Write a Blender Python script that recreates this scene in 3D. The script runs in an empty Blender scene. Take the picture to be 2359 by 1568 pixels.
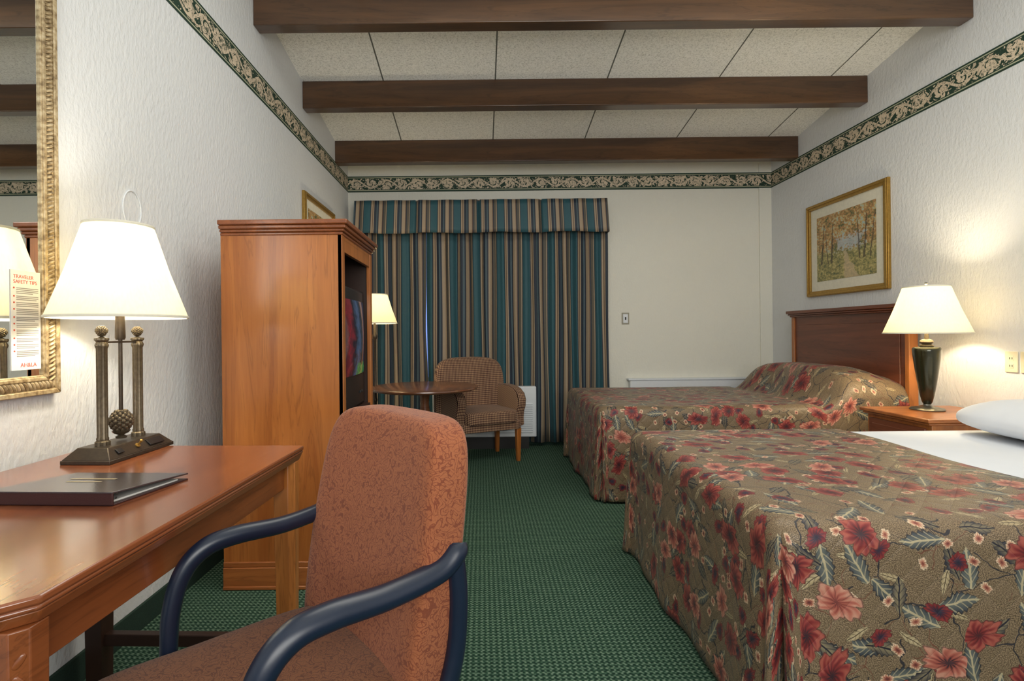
import bpy, math, random
from mathutils import Matrix, Vector
random.seed(4)
scene = bpy.context.scene
COL = scene.collection

def C(r, g, b):
    f = lambda c: (c/255.0/12.92) if c/255.0 <= 0.04045 else ((c/255.0+0.055)/1.055)**2.4
    return (f(r), f(g), f(b), 1.0)

# ------------------------------------------------------------------ nodes
class S:
    def __init__(s, g, k): s.g, s.k = g, k
    def m(s, op, o=None, p=None): return s.g.math(op, s, o, p)
    def __add__(s, o): return s.m('ADD', o)
    def __radd__(s, o): return s.g.math('ADD', o, s)
    def __sub__(s, o): return s.m('SUBTRACT', o)
    def __rsub__(s, o): return s.g.math('SUBTRACT', o, s)
    def __mul__(s, o): return s.m('MULTIPLY', o)
    def __rmul__(s, o): return s.g.math('MULTIPLY', o, s)
    def __truediv__(s, o): return s.m('DIVIDE', o)
    def lt(s, o): return s.m('LESS_THAN', o)
    def gt(s, o): return s.m('GREATER_THAN', o)
    def abs(s): return s.m('ABSOLUTE')
    def sin(s): return s.m('SINE')
    def cos(s): return s.m('COSINE')
    def fract(s): return s.m('FRACT')
    def clamp(s): return s.m('MAXIMUM', 0.0).m('MINIMUM', 1.0)

class G:
    def __init__(g, name):
        g.mat = bpy.data.materials.new(name); g.mat.use_nodes = True
        g.t = g.mat.node_tree; g.t.nodes.clear()
        g.outn = g.t.nodes.new('ShaderNodeOutputMaterial')
        g.tc = g.t.nodes.new('ShaderNodeTexCoord')
    def put(g, sock, v):
        if isinstance(v, S): g.t.links.new(v.k, sock)
        else: sock.default_value = v
    def math(g, op, a, b=None, c=None):
        n = g.t.nodes.new('ShaderNodeMath'); n.operation = op
        g.put(n.inputs[0], a)
        if b is not None: g.put(n.inputs[1], b)
        if c is not None: g.put(n.inputs[2], c)
        return S(g, n.outputs[0])
    def co(g, kind='Object', scale=(1, 1, 1), loc=(0, 0, 0), rot=(0, 0, 0)):
        n = g.t.nodes.new('ShaderNodeMapping')
        g.t.links.new(g.tc.outputs[kind], n.inputs[0])
        n.inputs['Scale'].default_value = scale; n.inputs['Location'].default_value = loc
        n.inputs['Rotation'].default_value = rot
        return S(g, n.outputs[0])
    def sep(g, v):
        n = g.t.nodes.new('ShaderNodeSeparateXYZ'); g.put(n.inputs[0], v)
        return [S(g, n.outputs[i]) for i in range(3)]
    def comb(g, x, y, z=0.0):
        n = g.t.nodes.new('ShaderNodeCombineXYZ')
        g.put(n.inputs[0], x); g.put(n.inputs[1], y); g.put(n.inputs[2], z)
        return S(g, n.outputs[0])
    def vsub(g, a, b):
        n = g.t.nodes.new('ShaderNodeVectorMath'); n.operation = 'SUBTRACT'
        g.put(n.inputs[0], a); g.put(n.inputs[1], b); return S(g, n.outputs[0])
    def noise(g, v, scale=5, detail=3, rough=0.5, dist=0.0):
        n = g.t.nodes.new('ShaderNodeTexNoise'); g.put(n.inputs['Vector'], v)
        n.inputs['Scale'].default_value = scale; n.inputs['Detail'].default_value = detail
        n.inputs['Roughness'].default_value = rough; n.inputs['Distortion'].default_value = dist
        return S(g, n.outputs['Fac'])
    def vor(g, v, scale=1, feature='F1', rnd=1.0, dim='3D'):
        n = g.t.nodes.new('ShaderNodeTexVoronoi'); n.voronoi_dimensions = dim; n.feature = feature
        g.put(n.inputs['Vector'], v); n.inputs['Scale'].default_value = scale
        n.inputs['Randomness'].default_value = rnd
        if feature == 'DISTANCE_TO_EDGE': return S(g, n.outputs['Distance'])
        return S(g, n.outputs['Distance']), S(g, n.outputs['Position']), S(g, n.outputs['Color'])
    def ramp(g, f, stops, interp='LINEAR'):
        n = g.t.nodes.new('ShaderNodeValToRGB'); g.put(n.inputs[0], f)
        cr = n.color_ramp; cr.interpolation = interp
        while len(cr.elements) < len(stops): cr.elements.new(0.5)
        for e, (p, c) in zip(cr.elements, stops): e.position = p; e.color = c
        return S(g, n.outputs[0])
    def mix(g, f, a, b):
        n = g.t.nodes.new('ShaderNodeMixRGB'); g.put(n.inputs[0], f); g.put(n.inputs[1], a); g.put(n.inputs[2], b)
        return S(g, n.outputs[0])
    def done(g, color, rough=0.6, metal=0.0, h=None, hs=0.3, hd=0.01, em=None, es=0.0, spec=0.5, transl=None, coat=0.0, sheen=0.0):
        b = g.t.nodes.new('ShaderNodeBsdfPrincipled')
        g.put(b.inputs['Base Color'], color); g.put(b.inputs['Roughness'], rough)
        g.put(b.inputs['Metallic'], metal); b.inputs['Specular IOR Level'].default_value = spec
        b.inputs['Coat Weight'].default_value = coat; b.inputs['Coat Roughness'].default_value = 0.15
        b.inputs['Sheen Weight'].default_value = sheen
        if em is not None:
            g.put(b.inputs['Emission Color'], em); g.put(b.inputs['Emission Strength'], es)
        if h is not None:
            n = g.t.nodes.new('ShaderNodeBump'); n.inputs['Strength'].default_value = hs
            n.inputs['Distance'].default_value = hd; g.put(n.inputs['Height'], h)
            g.t.links.new(n.outputs[0], b.inputs['Normal'])
        last = b.outputs[0]
        if transl is not None:
            tr = g.t.nodes.new('ShaderNodeBsdfTranslucent'); g.put(tr.inputs[0], color)
            mx = g.t.nodes.new('ShaderNodeMixShader'); mx.inputs[0].default_value = transl
            g.t.links.new(last, mx.inputs[1]); g.t.links.new(tr.outputs[0], mx.inputs[2]); last = mx.outputs[0]
        g.t.links.new(last, g.outn.inputs[0])
        return g.mat

def plain(name, col, rough=0.5, metal=0.0, nscale=40, var=0.08, bump=0.05, **k):
    g = G(name); n = g.noise(g.co(), nscale, 3)
    d = tuple(c*(1-var*2) for c in col[:3])+(1,)
    l = tuple(min(1, c*(1+var)) for c in col[:3])+(1,)
    return g.done(g.mix(n, d, l), rough, metal, h=n, hs=bump, hd=0.003, **k)

def wood(name, c1, c2, axis='z', sc=1.0, rough=0.35, coat=0.2, knots=False):
    g = G(name); s = {'x': (0.6, 9, 9), 'y': (9, 0.6, 9), 'z': (9, 9, 0.6)}[axis]
    s = tuple(a*sc for a in s)
    v = g.co('Object', s); n = g.noise(v, 1.0, 5, 0.6, 1.2)
    f = g.noise(g.co('Object', tuple(a*6 for a in s)), 1.0, 3, 0.6)
    mm = (n*0.75 + f*0.25)
    col = g.ramp(mm, [(0.3, c1), (0.52, tuple((a+b)/2 for a, b in zip(c1, c2))), (0.72, c2)])
    ring = ((n*9).fract()-0.5).abs()
    col = g.mix((1-ring*9).clamp()*0.35, col, tuple(a*0.45 for a in c1[:3])+(1,))
    if knots:
        d, p, c = g.vor(g.co('Object', {'x': (1.3, 4, 4), 'y': (4, 1.3, 4), 'z': (4, 4, 1.3)}[axis]), 1.0)
        col = g.mix((0.16-d).m('MULTIPLY', 9).clamp(), col, tuple(a*0.25 for a in c1[:3])+(1,))
    return g.done(col, rough, h=mm, hs=0.08, hd=0.004, coat=coat)

def m_wall(name, col, sc=1.0):
    g = G(name); v = g.co()
    n = g.noise(g.co('Object', (55, 55, 28)), 1.0, 4, 0.6)
    n2 = g.noise(v, 1.2, 2)
    c = g.mix(n2, tuple(a*0.92 for a in col[:3])+(1,), col)
    return g.done(c, 0.75, h=n, hs=0.45, hd=0.012, spec=0.3)

def m_ceiling():
    g = G('ceiling_panel_texture'); v = g.co()
    x, y, z = g.sep(v)
    n = g.noise(v, 70, 3, 0.7); n2 = g.noise(v, 220, 2, 0.6)
    t = ((x+0.77)/0.9).fract()
    seam = ((t-0.5).abs()-0.5).abs().lt(0.006)
    base = g.ramp(n*0.5+n2*0.5, [(0.36, C(186, 188, 182)), (0.5, C(242, 243, 238)), (0.65, C(252, 252, 248))])
    return g.done(g.mix(seam, base, C(100, 102, 96)), 0.9, h=n*0.6+n2*0.4-seam, hs=0.35, hd=0.01, spec=0.2)

def m_carpet():
    g = G('green_carpet_weave'); v = g.co()
    x, y, z = g.sep(v)
    a = ((x*330).sin()*(y*330).sin())
    b = ((x+y)*140).sin()*((x-y)*140).sin()
    n = g.noise(v, 120, 2); n2 = g.noise(v, 1.3, 2)
    f = (a*0.25+b*0.25+n*0.6+0.18).clamp()
    c = g.ramp(f, [(0.25, C(28, 48, 39)), (0.5, C(57, 85, 68)), (0.8, C(116, 137, 118))])
    c = g.mix(n2*0.35, c, C(36, 60, 47))
    return g.done(c, 0.95, h=f, hs=0.5, hd=0.006, spec=0.1)

def m_border():
    g = G('scroll_wallpaper_border'); x, y, z = g.sep(g.co('UV'))
    xx = x/0.165; yy = y-0.5; L = 2.0
    ph = xx*(2*math.pi/L); sn = ph.sin()
    stem = (yy-sn*0.24).abs().lt(0.06)
    cell = ((xx*(2/L)).fract()-0.5)*(L/2)
    sg = sn.m('SIGN'); dy = yy+sg*0.07
    r = (cell*cell+dy*dy).m('SQRT'); ang = g.math('ARCTAN2', dy, cell)
    R = ((ang*2.5+r*5).sin().abs()*0.45+0.6)*0.36
    ros = r.lt(R)*(1-((ang*2+r*22).sin().gt(0.66)))
    nz = g.noise(g.comb(xx*2.6, yy*2.6), 1.0, 2, 0.5, 1.5)
    leaf = (nz-0.5).abs().gt(0.085)
    mask = (stem+ros+leaf*0.8).gt(0.5)
    inb = yy.abs().lt(0.35)
    mask = mask*inb
    line = (yy.abs()-0.41).abs().lt(0.022)
    ncol = g.noise(g.comb(xx*6, yy*6), 1.0, 2)
    beige = g.mix(ncol, C(190, 172, 146), C(228, 212, 188))
    shade = ((nz*40).sin().gt(0.75))*inb
    col = g.mix(mask, C(34, 58, 46), beige)
    col = g.mix(shade*0.7, col, C(52, 70, 56))
    col = g.mix(line, col, C(176, 176, 150))
    return g.done(col, 0.6, spec=0.3)

def m_floral():
    g = G('floral_quilted_bedspread'); uv = g.co('UV')
    u, v, _ = g.sep(uv)
    n = g.noise(uv, 380, 2, 0.6); n1 = g.noise(uv, 7, 2)
    col = g.ramp(n, [(0.38, C(68, 54, 38)), (0.5, C(122, 102, 76)), (0.64, C(168, 146, 114))])
    nd = g.noise(uv, 11, 2); nd2 = g.noise(g.co('UV', loc=(5, 3, 0)), 11, 2)
    ud = u+(nd-0.5)*0.09; vd = v+(nd2-0.5)*0.09
    e = g.vor(g.comb(ud, vd), 6.5, 'DISTANCE_TO_EDGE', 1.0, '2D')
    nk = g.noise(uv, 5, 1)
    col = g.mix(e.lt(0.013)*nk.gt(0.47), col, C(40, 40, 46))
    e2 = g.vor(g.comb(ud+3.3, vd+1.1), 9.0, 'DISTANCE_TO_EDGE', 1.0, '2D')
    col = g.mix(e2.lt(0.010)*nk.lt(0.5), col, C(112, 70, 52))
    def loc(scale, ox, oy, rnd=0.9):
        px = u*scale+(nd-0.5)*0.2+ox; py = v*scale+(nd2-0.5)*0.2+oy
        p = g.comb(px, py); d, pos, c = g.vor(p, 1.0, 'F1', rnd, '2D')
        dv = g.vsub(p, pos); dx, dy, _z = g.sep(dv); r0, r1, r2 = g.sep(c)
        return dx, dy, r0, r1, r2, d
    def leaf(col, scale, ox, oy, l, w, c1, c2, cv, keep):
        dx, dy, r0, r1, r2, d = loc(scale, ox, oy)
        a = r0*6.283; ca = a.cos(); sa = a.sin()
        xl = dx*ca+dy*sa; yl = dy*ca-dx*sa
        q = xl/l; prof = (1-q*q)*w*((xl*60).sin()*0.12+0.95)
        m = yl.abs().lt(prof)*r2.gt(keep)
        body = g.mix((yl.abs()/w+r1*0.3).clamp(), c1, c2)
        vein = (yl.abs().lt(w*0.10)+((xl*45+yl.abs()*-60).sin().gt(0.75))*0.6).clamp()
        body = g.mix(vein, body, cv)
        rim = yl.abs().gt(prof*0.86)
        body = g.mix(rim*0.8, body, C(38, 36, 38))
        return g.mix(m, col, body)
    def flower(col, scale, ox, oy, R, pet, c_c, c_in, c_mid, c_out, keep):
        dx, dy, r0, r1, r2, d = loc(scale, ox, oy)
        sq = 1+r1*0.9
        a0 = r0*6.283; ca = a0.cos(); sa = a0.sin()
        xl = dx*ca+dy*sa; yl = (dy*ca-dx*sa)*sq
        dd = (xl*xl+yl*yl).m('SQRT')
        ang = g.math('ARCTAN2', yl, xl)
        Rr = ((ang*(pet/2.0)).sin().abs()*0.22+0.70+(ang*9+r1*20).sin()*0.07+(ang*17).sin()*0.04)*R*(0.75+r1*0.45)
        m = dd.lt(Rr)*r2.gt(keep)
        q = dd/Rr
        st = (ang*12+dd*26).sin()*0.15+(nd-0.5)*0.8
        body = g.ramp((q+st).clamp(), [(0.08, c_c), (0.28, c_in), (0.6, c_mid), (0.92, c_out)])
        pe = 1-((ang*(pet/2.0)).sin().abs()*4).clamp()
        body = g.mix(pe*0.6*q.gt(0.2), body, C(66, 24, 28))
        body = g.mix(((q-0.90)*16).clamp()*0.75, body, C(58, 30, 32))
        return g.mix(m, col, body)
    col = leaf(col, 8.5, 0.3, 9.1, 0.34, 0.10, C(206, 188, 148), C(168, 148, 110), C(92, 78, 56), 0.35)
    col = leaf(col, 6.4, 4.3, 2.1, 0.42, 0.17, C(110, 116, 108), C(50, 60, 70), C(190, 176, 140), 0.22)
    col = leaf(col, 7.2, 14.3, 7.7, 0.38, 0.15, C(152, 138, 104), C(32, 40, 58), C(22, 26, 42), 0.32)
    col = flower(col, 12.0, 2.7, 5.2, 0.27, 4, C(90, 40, 40), C(156, 76, 62), C(204, 150, 120), C(228, 204, 170), 0.45)
    col = flower(col, 8.4, 12.7, 3.2, 0.33, 3, C(22, 26, 48), C(42, 34, 60), C(106, 26, 38), C(142, 46, 46), 0.42)
    col = flower(col, 5.8, 7.2, 1.4, 0.44, 5, C(36, 24, 38), C(96, 18, 28), C(136, 40, 42), C(172, 86, 72), 0.42)
    col = flower(col, 5.0, 1.9, 8.8, 0.38, 6, C(60, 34, 44), C(148, 66, 58), C(186, 106, 88), C(208, 150, 126), 0.62)
    col = g.mix((1-n)*0.4, col, C(64, 50, 38))
    q1 = ((u+v)*34).sin().abs(); q2 = ((u-v)*34).sin().abs()
    hh = q1.m('MINIMUM', q2).m('POWER', 0.5)*0.6+n1*0.8
    return g.done(col, 0.5, h=hh, hs=0.32, hd=0.012, spec=0.45, sheen=0.06)

def m_stripes(name, off=0.0, per=0.27):
    g = G(name); u, v, _ = g.sep(g.co('UV'))
    t = (u/per+off).fract()
    teal = C(32, 84, 94); dk = C(24, 38, 54); bg = C(168, 148, 122); br = C(104, 78, 58)
    col = g.ramp(t, [(0.0, teal), (0.24, dk), (0.27, bg), (0.33, br), (0.36, bg), (0.40, dk), (0.50, C(70, 90, 98)),
                     (0.55, dk), (0.60, bg), (0.74, br), (0.77, dk), (0.81, C(92, 84, 70)), (0.90, bg), (0.93, dk), (0.96, teal)], 'CONSTANT')
    n = g.noise(g.co('UV', (300, 40, 1)), 1.0, 2)
    return g.done(g.mix(n*0.25, col, C(56, 62, 64)), 0.6, h=n, hs=0.1, hd=0.003, sheen=0.1)

def m_squiggle(name, base1, base2, line, sc, amt=0.65):
    g = G(name); v = g.co()
    n = g.noise(v, sc, 0, 0.4, 0.8); n2 = g.noise(g.co('Object', loc=(7, 3, 1)), sc*1.2, 0, 0.4, 0.8)
    l1 = ((n*6).fract()-0.5).abs().lt(0.10)
    l2 = ((n2*5).fract()-0.5).abs().lt(0.08)
    f = g.noise(v, 450, 2)
    base = g.mix(f, base1, base2)
    m = (l1+l2).clamp()
    return g.done(g.mix(m*amt, base, line), 0.85, h=f-m*0.5, hs=0.25, hd=0.003, sheen=0.12, spec=0.2)

def m_lattice():
    g = G('lattice_upholstery'); x, y, z = g.sep(g.co())
    k = 200.0
    a = (((x+z*0.8)*k+y*110).sin()); b = (((x-z*0.8)*k-y*110).sin())
    m = (a*b*1.8+0.38).clamp()
    return g.done(g.mix(m, C(76, 44, 34), C(164, 130, 100)), 0.85, h=m, hs=0.3, hd=0.004, sheen=0.08)

def m_shade(name, em, ecol):
    g = G(name); x, y, z = g.sep(g.co())
    n = g.noise(g.co('Object', (1, 1, 0.1)), 160, 2)
    c = g.mix(n, C(232, 224, 198), C(244, 238, 216))
    return g.done(c, 0.8, h=n, hs=0.1, hd=0.002, em=ecol, es=em, transl=0.4)

def m_painting(seed):
    g = G('autumn_landscape_painting'); uv = g.co('UV'); u, v, _ = g.sep(uv)
    o = g.co('UV', loc=(seed, seed*0.7, 0))
    n = g.noise(o, 7, 5, 0.7); f = g.noise(o, 30, 3, 0.7)
    fol = g.ramp(n*0.55+f*0.45, [(0.36, C(64, 74, 56)), (0.43, C(112, 116, 72)), (0.49, C(176, 124, 80)), (0.54, C(196, 174, 112)), (0.58, C(168, 184, 170)), (0.66, C(160, 186, 204))])
    low = g.ramp(f*0.6+n*0.4, [(0.38, C(76, 92, 66)), (0.5, C(150, 142, 88)), (0.62, C(206, 190, 130))])
    sky = g.mix(f, C(200, 206, 200), C(150, 176, 196))
    col = g.mix(((v+(n-0.5)*0.3-0.40)*14).clamp(), low, fol)
    glow = ((u-0.58).abs().lt(0.25+(n-0.5)*0.6))*((v-0.52).abs().lt(0.09+(f-0.5)*0.5))
    col = g.mix(glow*0.7, col, sky)
    path = ((u-0.5-(0.4-v)*0.3+(n-0.5)*0.2).abs()).lt((0.42-v)*0.28)
    col = g.mix(path*0.6, col, C(204, 182, 150))
    for u0, w, sl in [(0.10, 0.014, 0.1), (0.20, 0.008, -0.1), (0.28, 0.016, 0.05), (0.74, 0.011, -0.06), (0.83, 0.017, 0.07), (0.93, 0.010, 0.12)]:
        tr = (u-u0-(v-0.4)*sl+(n-0.5)*0.06).abs().lt(w*(1.3-v))*v.gt(0.25)*v.lt(0.85)
        col = g.mix(tr*0.8, col, C(66, 56, 48))
    return g.done(col, 0.5)

def m_screen():
    g = G('tv_screen_picture'); uv = g.co('UV'); u, v, _ = g.sep(uv)
    n = g.noise(uv, 7, 4, 0.6, 0.8)
    col = g.ramp(u+(n-0.5)*0.4, [(0.0, C(14, 16, 22)), (0.2, C(110, 32, 42)), (0.34, C(20, 22, 34)), (0.5, C(66, 86, 118)), (0.62, C(14, 20, 32)), (0.9, C(30, 46, 74))])
    col = g.mix(v.lt(0.16)*u.gt(0.5)*n.gt(0.5), col, C(60, 140, 70))
    return g.done(col, 0.10, em=col, es=0.22)

def m_rope():
    g = G('antique_gold_frame'); x, y, z = g.sep(g.co())
    n = g.noise(g.co(), 60, 3)
    col = g.ramp(n, [(0.32, C(120, 100, 70)), (0.5, C(168, 148, 112)), (0.68, C(192, 176, 144))])
    return g.done(col, 0.5, 0.25, h=n, hs=0.2, hd=0.004)

def m_emit(name, col, st):
    g = G(name); n = g.noise(g.co(), 2, 2)
    return g.done(g.mix(n, col, C(200, 220, 255)), 0.5, em=col, es=st)

MAT = {}
MAT['wall'] = m_wall('textured_wall_paint', C(220, 222, 223))
MAT['wallb'] = m_wall('smooth_wall_paint', C(230, 228, 216))
MAT['ceil'] = m_ceiling(); MAT['carpet'] = m_carpet(); MAT['border'] = m_border()
MAT['floral'] = m_floral(); MAT['stripe'] = m_stripes('striped_curtain_fabric', 0, 0.34); MAT['stripev'] = m_stripes('striped_valance_fabric', 0.3, 0.24)
MAT['base'] = plain('dark_green_carpet_base', C(30, 56, 44), 0.9, nscale=300, var=0.3, bump=0.4)
MAT['beam'] = wood('dark_stained_beam', C(50, 31, 18), C(102, 70, 42), 'x', 0.8, 0.3, 0.5, True)
MAT['cherz'] = wood('cherry_wood_vertical', C(140, 76, 30), C(194, 122, 58), 'z', 0.7, 0.32, 0.3)
MAT['cherx'] = wood('cherry_wood_cross', C(136, 74, 34), C(186, 114, 58), 'x', 0.7, 0.32, 0.3)
MAT['chery'] = wood('cherry_wood_lengthwise', C(108, 56, 28), C(160, 92, 48), 'y', 0.7, 0.28, 0.4)
MAT['desktop'] = wood('cherry_desk_top', C(108, 56, 32), C(154, 90, 54), 'y', 0.7, 0.2, 0.6)
MAT['headb'] = wood('dark_cherry_headboard', C(82, 40, 24), C(128, 70, 44), 'y', 0.7, 0.4, 0.2)
MAT['dark_shade_wood'] = plain('dark_wood_painted_shade', C(52, 30, 20), 0.5)  # dark tone also paints in shade on rear desk legs and armoire interior
MAT['tablew'] = wood('brown_table_wood', C(92, 54, 34), C(132, 84, 56), 'x', 0.7, 0.25, 0.4)
MAT['black'] = plain('black_plastic', C(22, 22, 24), 0.4)
MAT['navy'] = plain('navy_blue_plastic', C(18, 30, 50), 0.34, spec=0.6)
MAT['bronze'] = plain('antique_bronze', C(104, 92, 74), 0.4, 0.6, 90, 0.3, 0.2)
MAT['bronzed'] = plain('dark_bronze_base', C(74, 64, 54), 0.4, 0.6, 90, 0.2, 0.1)
MAT['greenlamp'] = plain('dark_olive_glazed_metal', C(52, 52, 34), 0.18, 0.5, 20, 0.2, 0.02, coat=0.5)
MAT['silver'] = plain('pewter_metal', C(120, 118, 110), 0.3, 0.8)
MAT['shade'] = m_shade('cream_lamp_shade', 0.28, C(255, 246, 222))
MAT['shade2'] = m_shade('warm_lamp_shade', 0.32, C(255, 236, 180))
MAT['gold'] = plain('gold_leaf_frame', C(172, 136, 66), 0.35, 0.6, 60, 0.2, 0.2)
MAT['rope'] = m_rope()
MAT['matb'] = plain('cream_picture_mat', C(222, 218, 200), 0.8)
MAT['paint'] = m_painting(0.0); MAT['paint2'] = m_painting(3.3)
g = G('mirror_silver'); MAT['mirror'] = g.done(g.mix(g.noise(g.co(), 2), C(236, 240, 238), C(240, 243, 242)), 0.01, 1.0)
MAT['sheet'] = plain('white_cotton_sheet', C(226, 229, 234), 0.8, nscale=9, var=0.02, bump=0.25)
MAT['mattress'] = plain('quilted_mattress', C(206, 202, 194), 0.8)
MAT['squig'] = m_squiggle('rust_paisley_upholstery', C(132, 74, 46), C(166, 102, 68), C(92, 36, 28), 38, 0.6)
MAT['squigd'] = m_squiggle('brown_paisley_seat_fabric', C(98, 60, 38), C(126, 82, 54), C(64, 30, 24), 38, 0.6)
MAT['lattice'] = m_lattice()
MAT['white'] = plain('white_enamel', C(222, 226, 230), 0.45, var=0.02, bump=0.02)
MAT['ivory'] = plain('ivory_plastic', C(214, 206, 180), 0.35, var=0.02, bump=0.01)
MAT['plate'] = plain('brushed_switch_plate', C(150, 146, 130), 0.4, 0.3)
MAT['slot'] = plain('dark_slot', C(30, 28, 26), 0.5)
MAT['screen'] = m_screen()
MAT['bindr'] = plain('dark_leatherette_cover', C(48, 38, 44), 0.22, nscale=300, var=0.1, bump=0.12, spec=0.8, coat=0.4)
MAT['bindp'] = plain('dark_maroon_leatherette', C(56, 26, 26), 0.4, nscale=300, var=0.1, bump=0.15)
MAT['paper'] = plain('white_card_stock', C(222, 220, 214), 0.6, var=0.02)
MAT['red'] = plain('red_print_ink', C(196, 66, 44), 0.6)
MAT['ink'] = plain('grey_print_ink', C(130, 128, 124), 0.6)
MAT['goldtext'] = plain('gold_foil_print', C(150, 136, 104), 0.4, 0.5)
MAT['day'] = m_emit('daylight_glass', C(110, 140, 220), 0.9)

# ------------------------------------------------------------------ meshes
class MB:
    def __init__(s): s.v, s.f, s.uv, s.mi, s.sm = [], [], [], [], []
    def add(s, v, f, mi=0, uv=None, smooth=True, M=None):
        b = len(s.v)
        s.v += [tuple(M @ Vector(p)) if M else tuple(p) for p in v]
        for i, q in enumerate(f):
            s.f.append([b+k for k in q]); s.mi.append(mi); s.sm.append(smooth)
            s.uv.append(uv[i] if uv else None)
        return s
    def box(s, lo, hi, mi=0, M=None):
        x0, y0, z0 = lo; x1, y1, z1 = hi
        v = [(x0, y0, z0), (x1, y0, z0), (x1, y1, z0), (x0, y1, z0), (x0, y0, z1), (x1, y0, z1), (x1, y1, z1), (x0, y1, z1)]
        return s.add(v, [(0, 3, 2, 1), (4, 5, 6, 7), (0, 1, 5, 4), (1, 2, 6, 5), (2, 3, 7, 6), (3, 0, 4, 7)], mi, None, False, M)
    def prism(s, poly, z0, z1, mi=0, M=None, poly2=None):
        n = len(poly); p2 = poly2 or poly
        v = [(x, y, z0) for x, y in poly]+[(x, y, z1) for x, y in p2]
        f = [tuple(range(n))[::-1], tuple(range(n, 2*n))]+[(i, (i+1) % n, n+(i+1) % n, n+i) for i in range(n)]
        return s.add(v, f, mi, None, False, M)
    def lathe(s, prof, c=(0, 0, 0), seg=40, mi=0, cap=True, M=None, flute=0, fa=0.0):
        v, f = [], []
        for r, z in prof:
            for i in range(seg):
                a = 2*math.pi*i/seg; rr = r*(1+fa*(math.cos(flute*a))) if flute else r
                v.append((c[0]+rr*math.cos(a), c[1]+rr*math.sin(a), c[2]+z))
        n = len(prof)
        for j in range(n-1):
            for i in range(seg):
                k = (i+1) % seg
                f.append((j*seg+i, j*seg+k, (j+1)*seg+k, (j+1)*seg+i))
        if cap: f += [tuple(range(seg))[::-1], tuple(range((n-1)*seg, n*seg))]
        return s.add(v, f, mi, None, True, M)
    def tube(s, pts, r, seg=12, mi=0, sub=8, rz=1.0, M=None):
        P = [Vector(p) for p in pts]; R = r if isinstance(r, (list, tuple)) else [r]*len(P)
        path, rad = [], []
        if len(P) > 2:
            for i in range(len(P)-1):
                p0 = P[max(i-1, 0)]; p1 = P[i]; p2 = P[i+1]; p3 = P[min(i+2, len(P)-1)]
                for k in range(sub):
                    t = k/sub
                    path.append(0.5*((2*p1)+(p2-p0)*t+(2*p0-5*p1+4*p2-p3)*t*t+(3*p1-p0-3*p2+p3)*t**3))
                    rad.append(R[i]*(1-t)+R[i+1]*t)
        else:
            path.append(P[0]); rad.append(R[0])
        path.append(P[-1]); rad.append(R[-1])
        v, f = [], []; up = None
        for i, p in enumerate(path):
            t = (path[min(i+1, len(path)-1)]-path[max(i-1, 0)]).normalized()
            if up is None: up = Vector((0, 0, 1)) if abs(t.z) < 0.9 else Vector((1, 0, 0))
            sd = t.cross(up).normalized(); up = sd.cross(t).normalized()
            for k in range(seg):
                a = 2*math.pi*k/seg
                v.append(p+sd*math.cos(a)*rad[i]*rz+up*math.sin(a)*rad[i])
        for j in range(len(path)-1):
            for k in range(seg):
                q = (k+1) % seg
                f.append((j*seg+k, j*seg+q, (j+1)*seg+q, (j+1)*seg+k))
        n = len(path)
        f += [tuple(range(seg))[::-1], tuple(range((n-1)*seg, n*seg))]
        return s.add(v, f, mi, None, True, M)
    def soft(s, c, h, k=6, n=14, fn=None, mi=0, M=None):
        idx, v, f = {}, [], []
        def vid(p):
            key = tuple(round(a, 5) for a in p)
            if key not in idx:
                q = sum(abs(a)**k for a in p)**(1/k)
                w = [a/q for a in p]
                if fn: w = fn(*w)
                idx[key] = len(v); v.append((c[0]+w[0]*h[0], c[1]+w[1]*h[1], c[2]+w[2]*h[2]))
            return idx[key]
        for ax in range(3):
            for sg in (-1, 1):
                for i in range(n):
                    for j in range(n):
                        cs = []
                        for di, dj in ((0, 0), (1, 0), (1, 1), (0, 1)):
                            a = math.sin((-1+2*(i+di)/n)*math.pi/2); b = math.sin((-1+2*(j+dj)/n)*math.pi/2)
                            p = [0, 0, 0]; p[ax] = sg; p[(ax+1) % 3] = a; p[(ax+2) % 3] = b
                            cs.append(vid(p))
                        f.append(tuple(cs) if sg > 0 else tuple(cs[::-1]))
        return s.add(v, f, mi, None, True, M)
    def obj(s, name, mats, parent=None, bevel=0, loc=(0, 0, 0), rot=(0, 0, 0), ang=35, bseg=2, label=None, **props):
        me = bpy.data.meshes.new(name); me.from_pydata(s.v, [], s.f); me.update()
        if not isinstance(mats, (list, tuple)): mats = [mats]
        for m in mats: me.materials.append(m)
        for p, mi, sm in zip(me.polygons, s.mi, s.sm): p.material_index = mi; p.use_smooth = True
        if any(u is not None for u in s.uv):
            ul = me.uv_layers.new(name='UVMap')
            for p, u in zip(me.polygons, s.uv):
                if u is not None:
                    for k, li in enumerate(p.loop_indices): ul.data[li].uv = u[k]
        me.set_sharp_from_angle(angle=math.radians(ang))
        o = bpy.data.objects.new(name, me); COL.objects.link(o)
        o.location = loc; o.rotation_euler = rot
        if parent: o.parent = parent
        if bevel:
            b = o.modifiers.new('bevel', 'BEVEL'); b.width = bevel; b.segments = bseg; b.limit_method = 'ANGLE'
            b.harden_normals = False
        if label: o['label'] = label
        for k, v in props.items(): o[k] = v
        return o

def thing(name, label, cat, loc, rz=0.0, group=None):
    e = bpy.data.objects.new(name, None); COL.objects.link(e)
    e.empty_display_size = 0.1; e.location = loc; e.rotation_euler = (0, 0, rz)
    e['label'] = label; e['category'] = cat
    if group: e['group'] = group
    return e

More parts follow.
